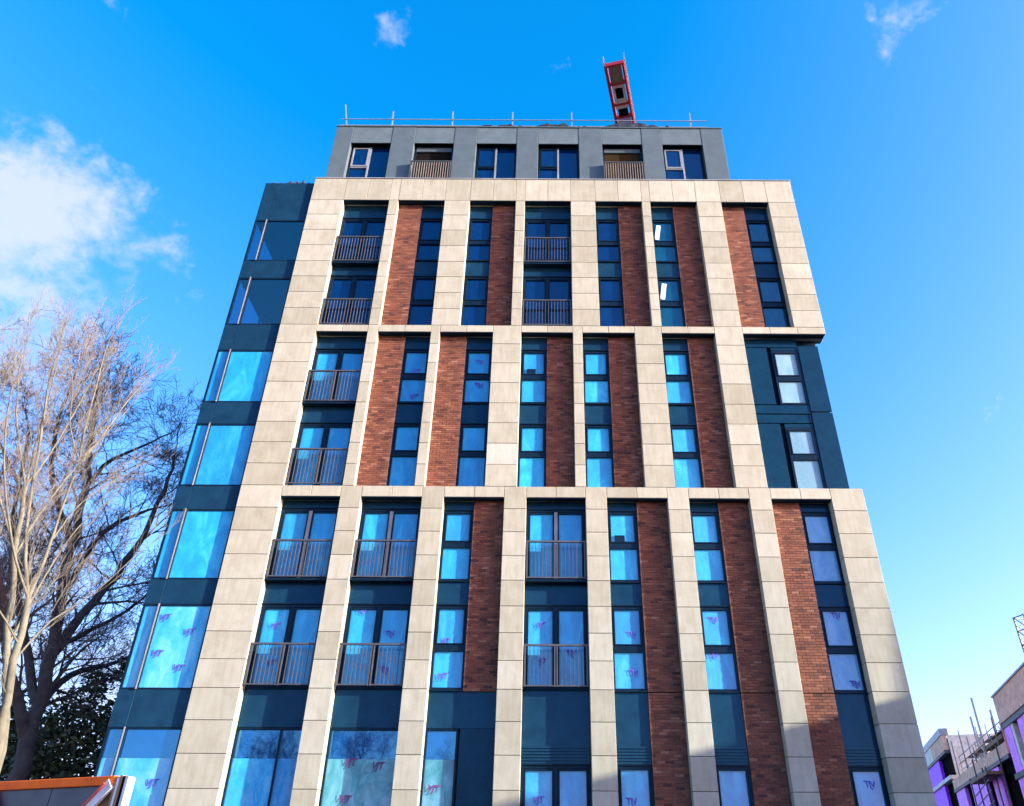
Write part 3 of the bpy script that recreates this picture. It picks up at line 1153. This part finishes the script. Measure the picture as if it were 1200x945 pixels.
# scaffold on the lower wing
sc = thing('scaffold', 'tube scaffold with boards and pale sheeting on the lower roof of the unfinished block', 'scaffold', SITE0, RZ)
zr = zpb
for k in range(9):
    s_ = .9+k*(sfar0-1.6)/8
    for yy in (-.9, -2.1):
        o = MB().box(-.025, .025, -.025, .025, 0, rnd.uniform(2.2, 3.6)).build('standard', 'steel_grey', sc)
        o.location = (s_, yy, zr)
for px, py0, py1 in ((1138, 818, 880), (1160, 832, 865), (1137, 840, 880), (1147, 850, 905)):
    a, b = site(px, py0, -1.5), site(px+(py1-py0)*.29, py1, -1.5)
    o = MB().box(-.06, .06, -.06, .06, 0, a[1]-zr+.05).build('standard', 'steel_grey', sc)
    o.location = (a[0], -1.5, zr-.05)
for z in (.9, 1.4, 1.9, 2.4):
    for yy in (-.85, -2.05):
        MB().bar((.6, yy, zr+z), (sfar0-.4, yy, zr+z), .05).build('ledger', 'timber' if z == 1.9 else 'steel_grey', sc)
for k in range(16):
    s_ = .5+k*(sfar0-1.0)/15
    yy = (-.6, -1.4, -2.6)[k % 3]
    o = MB().box(-.035, .035, -.035, .035, 0, rnd.uniform(1.2, 4.2)).build('standard', ('bronze', 'steel_grey', 'timber')[k % 3], sc)
    o.location = (s_, yy, zr)
for k in range(10):
    x_ = rnd.uniform(.6, sfar0-3)
    z_ = rnd.uniform(.3, 2.6)
    MB().bar((x_, -1.0-.12*k, zr+z_), (x_+rnd.uniform(1.5, 3.5), -1.0-.12*k, zr+z_+rnd.uniform(-.5, .5)), .06).build('transom', ('bronze', 'timber')[k % 2], sc)
for k in range(5):
    x_ = .9+k*(sfar0-3)/5
    MB().box(x_, x_+(sfar0-3)/6, -1.9, -1.1, zr+1.95+.1*(k % 3), zr+2.0+.1*(k % 3)).build('board', 'timber', sc)
for k in range(5):
    MB().bar((1.2+k*(sfar0-3)/5, -.95, zr), (1.2+(k+1)*(sfar0-3)/5, -.95, zr+2.3), .05).build('brace', 'steel_grey', sc)
for k in range(4):
    MB().box(.8+k*(sfar0-2)/4, .75+(k+1)*(sfar0-2)/4, -2.3, -2.25, zr+.02, zr+rnd.uniform(1.5, 2.2)).build('sheeting', 'concrete_pale', sc)
a, b = site(1175, 862, -.8), site(1150, 862, -.8)
MB().box(a[0], b[0], -2, -.7, a[1]-.15, a[1]+.1).build('board', 'timber', sc)
MB().box(a[0], b[0], -2, -1.95, a[1]+.1, a[1]+1.1).build('mesh_guard', 'steel_grey', sc)
a, b = site(1176, 905, .1), site(1152, 905, .1)
MB().box(a[0], b[0], .05, 1.1, a[1]-.1, a[1]+.08).build('board', 'timber', sc)
for k in range(6):
    sx = a[0]+(b[0]-a[0])*k/5
    o = MB().box(-.04, .04, -.04, .04, 0, a[1]+rnd.uniform(.2, 1.6)).build('standard', 'steel_dark', sc)
    o.location = (sx, 1.05 if k % 2 else .12, 0)
for k in range(5):
    MB().bar((a[0], 1.05, a[1]-.6*k-.4), (b[0], 1.05, a[1]-.6*k-.9), .05).build('brace', 'steel_dark', sc)

# hoist mast whose head shows at the picture's edge
hb = at_dist(1196.5, 722, 74)
hm = thing('hoist_mast', 'dark steel lattice hoist mast rising behind the unfinished block', 'mast', (hb.x+.25, hb.y, 0), .25)
mm = MB()
for sx in (-.55, .55):
    for sy in (-.55, .55):
        mm.box(sx-.06, sx+.06, sy-.06, sy+.06, 0, hb.z)
mm.build('chord', 'steel_dark', hm)
lt = MB()
nb = int(hb.z/1.1)
for k in range(nb+1):
    z = hb.z-.06-k*1.1
    for a, b in (((-.55, -.55), (.55, -.55)), ((.55, -.55), (.55, .55)), ((.55, .55), (-.55, .55)), ((-.55, .55), (-.55, -.55))):
        lt.bar((*a, z), (*b, z), .07)
        if k < nb:
            lt.bar((*a, z), (*b, z-1.1), .06)
lt.build('lacing', 'steel_dark', hm)

# ------------------------------------------------------------------ low block across the street (its shade falls on the facade)
nb_ = thing('neighbour_block', 'low flat roofed brick block standing right of the street', 'building', (30, -23, 0))
wl = MB().box(0, 14, -17, 19.5, 0, 10.75).build('wall', 'mortar', nb_)
box('parapet_cap', -.06, 14.06, -17.06, 19.56, 10.755, 10.95, 'concrete', nb_, .02)
for fl in range(3):
    for k in range(9):
        y = -15+k*3.5
        o = box('window', -.04, .03, y-.6, y+.6, 1.2+fl*3.3, 2.9+fl*3.3, 'frame', nb_)
        o2 = box('pane', -.05, -.042, y-.52, y+.52, 1.28+fl*3.3, 2.82+fl*3.3, 'glass_dark', nb_)

# ------------------------------------------------------------------ site hoarding, lower left
hA, hB = at_dist(-60, 921, 15.9), at_dist(137, 909, 13.2)
hd = (hB-hA)
hd.z = 0
HL = hd.length
hz = (hA.z+hB.z)/2
ho = thing('site_hoarding', 'dark blue site hoarding with orange top rail and diagonal braces beside the bare trees', 'hoarding', (hB.x, hB.y, 0), math.atan2(-hd.y, -hd.x))
# local x runs from the right end (0) to the left
for k in range(5):
    x0 = k*HL/3
    if k == 0:
        mb = MB()
        mb.v = [(.02, -.02, hz-.12), (HL/3-.008, -.02, hz-.12), (HL/3-.008, -.02, .1), (1.9, -.02, .1),
                (.02, .03, hz-.12), (HL/3-.008, .03, hz-.12), (HL/3-.008, .03, .1), (1.9, .03, .1)]
        if HL/3 < 1.95:
            x1 = HL/3-.008
            zc = hz-.12-(x1-.02)*.95
            mb.v = [(.02, -.02, hz-.12), (x1, -.02, hz-.12), (x1, -.02, zc), (.03, -.02, hz-.125),
                    (.02, .03, hz-.12), (x1, .03, hz-.12), (x1, .03, zc), (.03, .03, hz-.125)]
        mb.f = [(3, 2, 1, 0), (4, 5, 6, 7), (0, 1, 5, 4), (1, 2, 6, 5), (2, 3, 7, 6), (3, 0, 4, 7)]
        mb.m = [0]*6
        mb.build('panel', 'hoarding_navy', ho)
    else:
        MB().box(x0+.008, x0+HL/3-.008, -.02, .03, .1, hz-.12).build('panel', 'hoarding_navy', ho)
MB().box(-.04, HL*5/3, -.05, .07, hz-.118, hz).build('top_rail', 'orange_paint', ho, bevel=.008)
dl = HL/3*1.0
MB().bar((-.02, .075, hz-.10), (dl*1.1, .075, hz-.10-dl*1.04), .05, .15).build('brace', 'white_paint', ho)
MB().bar((.06, .11, hz-.10), (dl*1.1, .11, hz-.02-dl*1.04), .03, .03).build('brace_edge', 'red_paint', ho)
p1 = at_dist(2, 926, 14.6)
xl = HL*.735-.40
MB().bar((xl+.25, .09, hz-.11), (xl-1.35, .09, hz-1.9), .05, .14).build('brace', 'red_paint', ho)
MB().box(.03, dl, -.10, -.045, .1, hz-.16).build('backing_board', 'plywood', ho)
for k, (w_, mt, dz) in enumerate(((.035, 'timber', 0), (.04, 'white_paint', -.02), (.05, 'timber', .01), (.045, 'void', .0), (.06, 'white_paint', -.01))):
    xo = -.05-sum((.035, .04, .05, .045, .06)[:k])-.004*k
    MB().box(xo-w_, xo, -.06, .06, .12, hz-.01+dz).build('post', mt, ho, bevel=.004)

# ------------------------------------------------------------------ trees
class Tree:
    def __init__(self, seed):
        self.r = random.Random(seed)
        self.mb = [MB(), MB(), MB()]        # trunk and limbs, branches, twigs

    def jitter(self, d, a):
        r = self.r
        v = d + Vector((r.uniform(-a, a), r.uniform(-a, a), r.uniform(-a, a)))
        return v.normalized()

    def limb(self, pts, r0, r1, lvl, P, clear=.0):
        """smooth limb through pts, then children along it"""
        pts = [Vector(p) for p in pts]
        out = []
        n = len(pts)
        for i in range(n-1):
            p0, p1, p2, p3 = pts[max(i-1, 0)], pts[i], pts[i+1], pts[min(i+2, n-1)]
            for k in range(4):
                t = k/4
                out.append(.5*((2*p1) + (p2-p0)*t + (2*p0-5*p1+4*p2-p3)*t*t + (3*p1-p0-3*p2+p3)*t**3))
        out.append(pts[-1])
        m = len(out)
        wob = .35*r0
        out = [p + Vector((self.r.uniform(-wob, wob), self.r.uniform(-wob, wob), 0)) if 0 < i < m-1 else p for i, p in enumerate(out)]
        rad = [r0+(r1-r0)*(i/(m-1)) for i in range(m)]
        self.mb[0].tube(out, rad, 7)
        ln = sum((out[i+1]-out[i]).length for i in range(m-1))
        nch = int(P['dens']*ln)
        for k in range(nch):
            t = clear+(1-clear)*(k+self.r.random())/nch
            i = min(int(t*(m-1)), m-2)
            p = out[i].lerp(out[i+1], t*(m-1)-i)
            d = (out[i+1]-out[i]).normalized()
            self.branch(p, self.away(d, P), max(.9, P['len']*(1-.55*t))*self.r.uniform(.6, 1.2), max(P['tip']*1.6, rad[i]*P['cr']), 1, P)
        self.branch(out[-1], (out[-1]-out[-2]).normalized(), P['len']*.6, r1*.9, 1, P)

    def away(self, d, P):
        r = self.r
        ax = Vector((r.gauss(0, 1), r.gauss(0, 1), r.gauss(0, 1)))
        ax -= d*ax.dot(d)
        ax.normalize()
        a = math.radians(r.uniform(*P['ang']))
        v = d*math.cos(a) + ax*math.sin(a)
        v.z += P['up']
        return v.normalized()

    def branch(self, p, d, ln, rad, lvl, P):
        r = self.r
        ns = 5 if lvl == 1 else (4 if lvl == 2 else 3)
        pts, rads = [p.copy()], [rad]
        q = p.copy()
        e = P['tip']
        for i in range(ns):
            d = self.jitter(d, P['bend'])
            d.z += P['up']*.35
            d.normalize()
            q = q + d*(ln/ns)
            if P.get('limit') and P['limit'](q):
                break
            pts.append(q.copy())
            rads.append(rad+(e-rad)*((i+1)/ns))
        if len(pts) < 2:
            return
        self.mb[1 if lvl <= 2 else 2].tube(pts, rads, 4 if lvl <= 2 else 3)
        if lvl >= P['levels']:
            return
        nc = P['nc'][lvl-1]
        for k in range(nc):
            t = .18+.82*(k+r.random())/nc
            i = min(int(t*(len(pts)-1)), len(pts)-2)
            pp = pts[i].lerp(pts[i+1], t*(len(pts)-1)-i)
            dd = (pts[i+1]-pts[i]).normalized()
            self.branch(pp, self.away(dd, P), ln*r.uniform(.38, .66), max(e, rads[i]*.55), lvl+1, P)

    def build(self, root, bark, twig):
        self.mb[0].build('trunk', bark, root, smooth=True)
        c = self.mb[1]
        k = len(c.v)
        t2 = self.mb[2]
        c.m = [0]*len(c.f) + [1]*len(t2.f)
        c.v += t2.v
        c.f += [tuple(i+k for i in f) for f in t2.f]
        return c.build('crown', [bark, twig], root)


def ground_of(p, dx=0.0, dy=0.0):
    return Vector((p.x+dx, p.y+dy, 0))


def path(dist, base, *pts):
    """pixels at given horizontal distance -> points relative to the tree's base"""
    out = []
    for i, q in enumerate(pts):
        dd = q[2] if len(q) > 2 else 0
        out.append(at_dist(q[0], q[1], dist+dd)-base)
    return out


def keep_off(base):
    def f(q):
        p = q+base
        return p.x > -11.9 and -.6 < p.y < 15.5 and p.z < 27
    return f


# dark barked tree beside the bay
D1 = 31.0
tb = ground_of(at_dist(14, 940, D1))
T = thing('bare_tree', 'large dark barked bare tree with spreading limbs beside the glazed bay', 'tree', tb)
tr1 = Tree(4)
PD = dict(cr=.36, dens=1.35, len=3.6, ang=(28, 62), up=.10, bend=.26, tip=.007, levels=4, nc=(6, 5, 4), limit=keep_off(tb))
tr1.limb([Vector((0, 0, -.1))] + path(D1, tb, (22, 900), (45, 830), (60, 760), (82, 650), (100, 560), (108, 515), (112, 470)), .30, .06, 0, PD, .25)
for ps, r0 in ((((58, 770), (110, 705), (158, 645), (192, 575), (205, 530)), .24),
               (((45, 830), (82, 792, 1), (140, 776, 2), (185, 750, 3)), .2),
               (((84, 640), (60, 560, -1), (70, 490, -2), (86, 445, -2)), .16),
               (((100, 570), (130, 540, 1), (170, 522, 2), (205, 505, 3)), .13),
               (((106, 540), (112, 480, 1), (128, 440, 1)), .10),
               (((30, 865), (8, 760, -1), (-2, 650, -2), (-14, 560, -3)), .26),
               (((72, 700), (120, 625, 2), (165, 602, 3), (198, 592, 4)), .17),
               (((45, 830), (20, 700, 2), (16, 600, 2), (34, 505, 2)), .22),
               (((40, 600, 1), (0, 520, 1), (-15, 450, 1)), .12),
               (((60, 760), (95, 745, 1), (150, 715, 2), (178, 690, 3)), .15)):
    tr1.limb(path(D1, tb, *ps), r0*.74, r0*.18, 0, PD, .12)
tr1.build(T, 'bark_dark', 'twig_dark')

# second dark tree, farther back and to the left
D2 = 52.0
tb2 = ground_of(at_dist(-110, 940, D2))
T2 = thing('bare_tree', 'more distant dark bare tree behind the pale stemmed trees', 'tree', tb2)
for ch_ in T.children:
    o = ch_.copy()
    C.objects.link(o)
    o.parent = T2
T2.rotation_euler = (0, 0, 2.2)
T2.scale = (1.05, 1.05, 1.02)

# pale stemmed young trees, nearer
D3 = 20.0
tb3 = ground_of(at_dist(-16, 930, D3))
T3 = thing('bare_tree', 'slender pale barked bare tree with forking stems in front of the dark tree', 'tree', tb3)
tr3 = Tree(9)
PP = dict(cr=.2, dens=2.1, len=1.7, ang=(14, 40), up=.22, bend=.16, tip=.003, levels=4, nc=(5, 3, 3), limit=keep_off(tb3))
tr3.limb([Vector((0, 0, -.1))] + path(D3, tb3, (-10, 905), (12, 800), (33, 702)), .11, .07, 0, dict(PP, dens=.3), .5)
for ps, r0 in ((((33, 702), (30, 640), (38, 565), (50, 500), (58, 445), (70, 410)), .075),
               (((33, 702), (58, 640), (78, 580), (93, 541)), .075),
               (((93, 541), (100, 500), (112, 455), (122, 415), (130, 395)), .05),
               (((93, 541), (120, 510, .5), (150, 470, 1), (172, 445, 1.2)), .05),
               (((93, 541), (82, 500, -.5), (85, 450, -.7), (80, 420, -.8)), .035),
               (((62, 632), (85, 600, .6), (110, 578, 1), (140, 560, 1.2)), .035),
               (((20, 770), (60, 728, .4), (110, 695, .8), (160, 650, 1)), .04),
               (((33, 702), (15, 640, -.6), (5, 560, -1), (8, 490, -1), (15, 450, -1)), .05),
               (((22, 755), (5, 725, -.5), (-15, 690, -.8), (-30, 640, -1)), .04)):
    tr3.limb(path(D3, tb3, *ps), r0*.6, r0*.22, 0, PP, .1)
tr3.build(T3, 'bark_pale', 'twig_pale')

D4 = 24.0
tb4 = ground_of(at_dist(-5, 930, D4))
T4 = thing('bare_tree', 'pale twiggy bare tree with upright pinkish shoots', 'tree', tb4)
tr4 = Tree(21)
PQ = dict(PP, dens=1.6, len=2.1, tip=.0035, limit=keep_off(tb4))
tr4.limb([Vector((0, 0, -.1))] + path(D4, tb4, (2, 880), (8, 760), (18, 650), (30, 570)), .10, .06, 0, dict(PQ, dens=.3), .5)
for ps in (((30, 570), (45, 510), (60, 455), (68, 420)), ((30, 570), (20, 500), (22, 440), (30, 405)), ((18, 650), (-5, 560), (-12, 480), (-5, 430)),
           ((30, 570), (60, 530, .6), (95, 470, 1.0), (112, 435, 1.2)), ((18, 650), (55, 590, 1), (105, 530, 1.6), (150, 480, 2)), ((8, 760), (50, 680, .8), (90, 620, 1.2), (125, 590, 1.6))):
    tr4.limb(path(D4, tb4, *ps), .034, .011, 0, PQ, .1)
tr4.build(T4, 'bark_pale', 'twig_pale')


# evergreen undergrowth with ivy below the trees
def leafy(name, label, cat, clumps, seed, n, size, base, group=None):
    r = random.Random(seed)
    root = thing(name, label, cat, base, group=group)
    verts, faces, tint = [], [], []
    st = MB()
    for (c, rr) in clumps:
        c = Vector(c)
        st.tube([Vector((c.x*.5, c.y*.5, 0)), c*.6, c], [.06, .04, .01], 5)
        for k in range(int(n*rr)):
            v = Vector((r.gauss(0, 1), r.gauss(0, 1), r.gauss(0, 1)))
            v = v.normalized()*(rr*r.random()**.45)
            v.z *= 1.15
            p = c+v
            if p.z < .05:
                continue
            a = Vector((r.gauss(0, 1), r.gauss(0, 1), r.gauss(0, .6))).normalized()
            b = a.cross(Vector((r.gauss(0, 1), r.gauss(0, 1), r.gauss(0, 1)))).normalized()
            s = size*r.uniform(.4, 1.7)
            i = len(verts)
            verts += [tuple(p-a*s), tuple(p-b*s*.5), tuple(p+a*s), tuple(p+b*s*.5)]
            faces.append((i, i+1, i+2, i+3))
            tint.append(min(1, max(0, r.gauss(.45, .25))))
    me = bpy.data.meshes.new('foliage')
    me.from_pydata(verts, [], faces)
    me.materials.append(MATS['leaf_dark'])
    at = me.attributes.new('tint', 'FLOAT', 'FACE')
    at.data.foreach_set('value', tint)
    link(me, 'foliage', root)
    st.build('stem', 'bark_dark', root)
    return root


def clump_px(base, dist, lst):
    return [(at_dist(x, y, dist+dd)-base, rr) for x, y, rr, dd in lst]


sb = ground_of(at_dist(110, 930, 33))
leafy('holly_bush', 'dark evergreen bush growing under the bare trees beside the bay', 'bush',
      clump_px(sb, 33, [(70, 890, 1.5, 0), (100, 870, 1.3, 1), (130, 880, 1.2, 0), (95, 835, .9, 0), (140, 840, .8, 1), (115, 800, .6, 1), (60, 850, 1.1, 1), (150, 785, .5, 0),
                        (100, 930, 1.6, 0), (60, 930, 1.6, 0), (30, 900, 1.4, 0), (150, 905, 1.0, 1)]), 3, 850, .085, sb)
sb = ground_of(at_dist(0, 940, 36))
leafy('evergreen_bush', 'wide low evergreen bush behind the site hoarding', 'bush',
      clump_px(sb, 36, [(-30, 900, 1.9, 0), (10, 880, 1.5, 0), (40, 880, 1.3, 0), (-60, 880, 2.0, 0), (0, 930, 2, 0), (20, 840, .9, 0)]), 6, 750, .09, sb)

# bare trees across the street, mirrored in the ground floor glazing
for k, (x, y, rz, sc_, lab) in enumerate(((-13.5, -38, 1.1, .62, 'dark bare tree across the street, mirrored in the middle shop window'),
                                          (-19.5, -36, 3.6, .55, 'smaller dark bare tree across the street at the end of the row'),
                                          (-7.0, -42, 5.1, .50, 'low dark bare tree across the street at the inner end of the row'))):
    t_ = thing('bare_tree', lab, 'tree', (x, y, 0), rz, 'bare trees across the street')
    t_.scale = (sc_, sc_, sc_)
    for ch_ in T.children:
        o = ch_.copy()
        C.objects.link(o)
        o.parent = t_
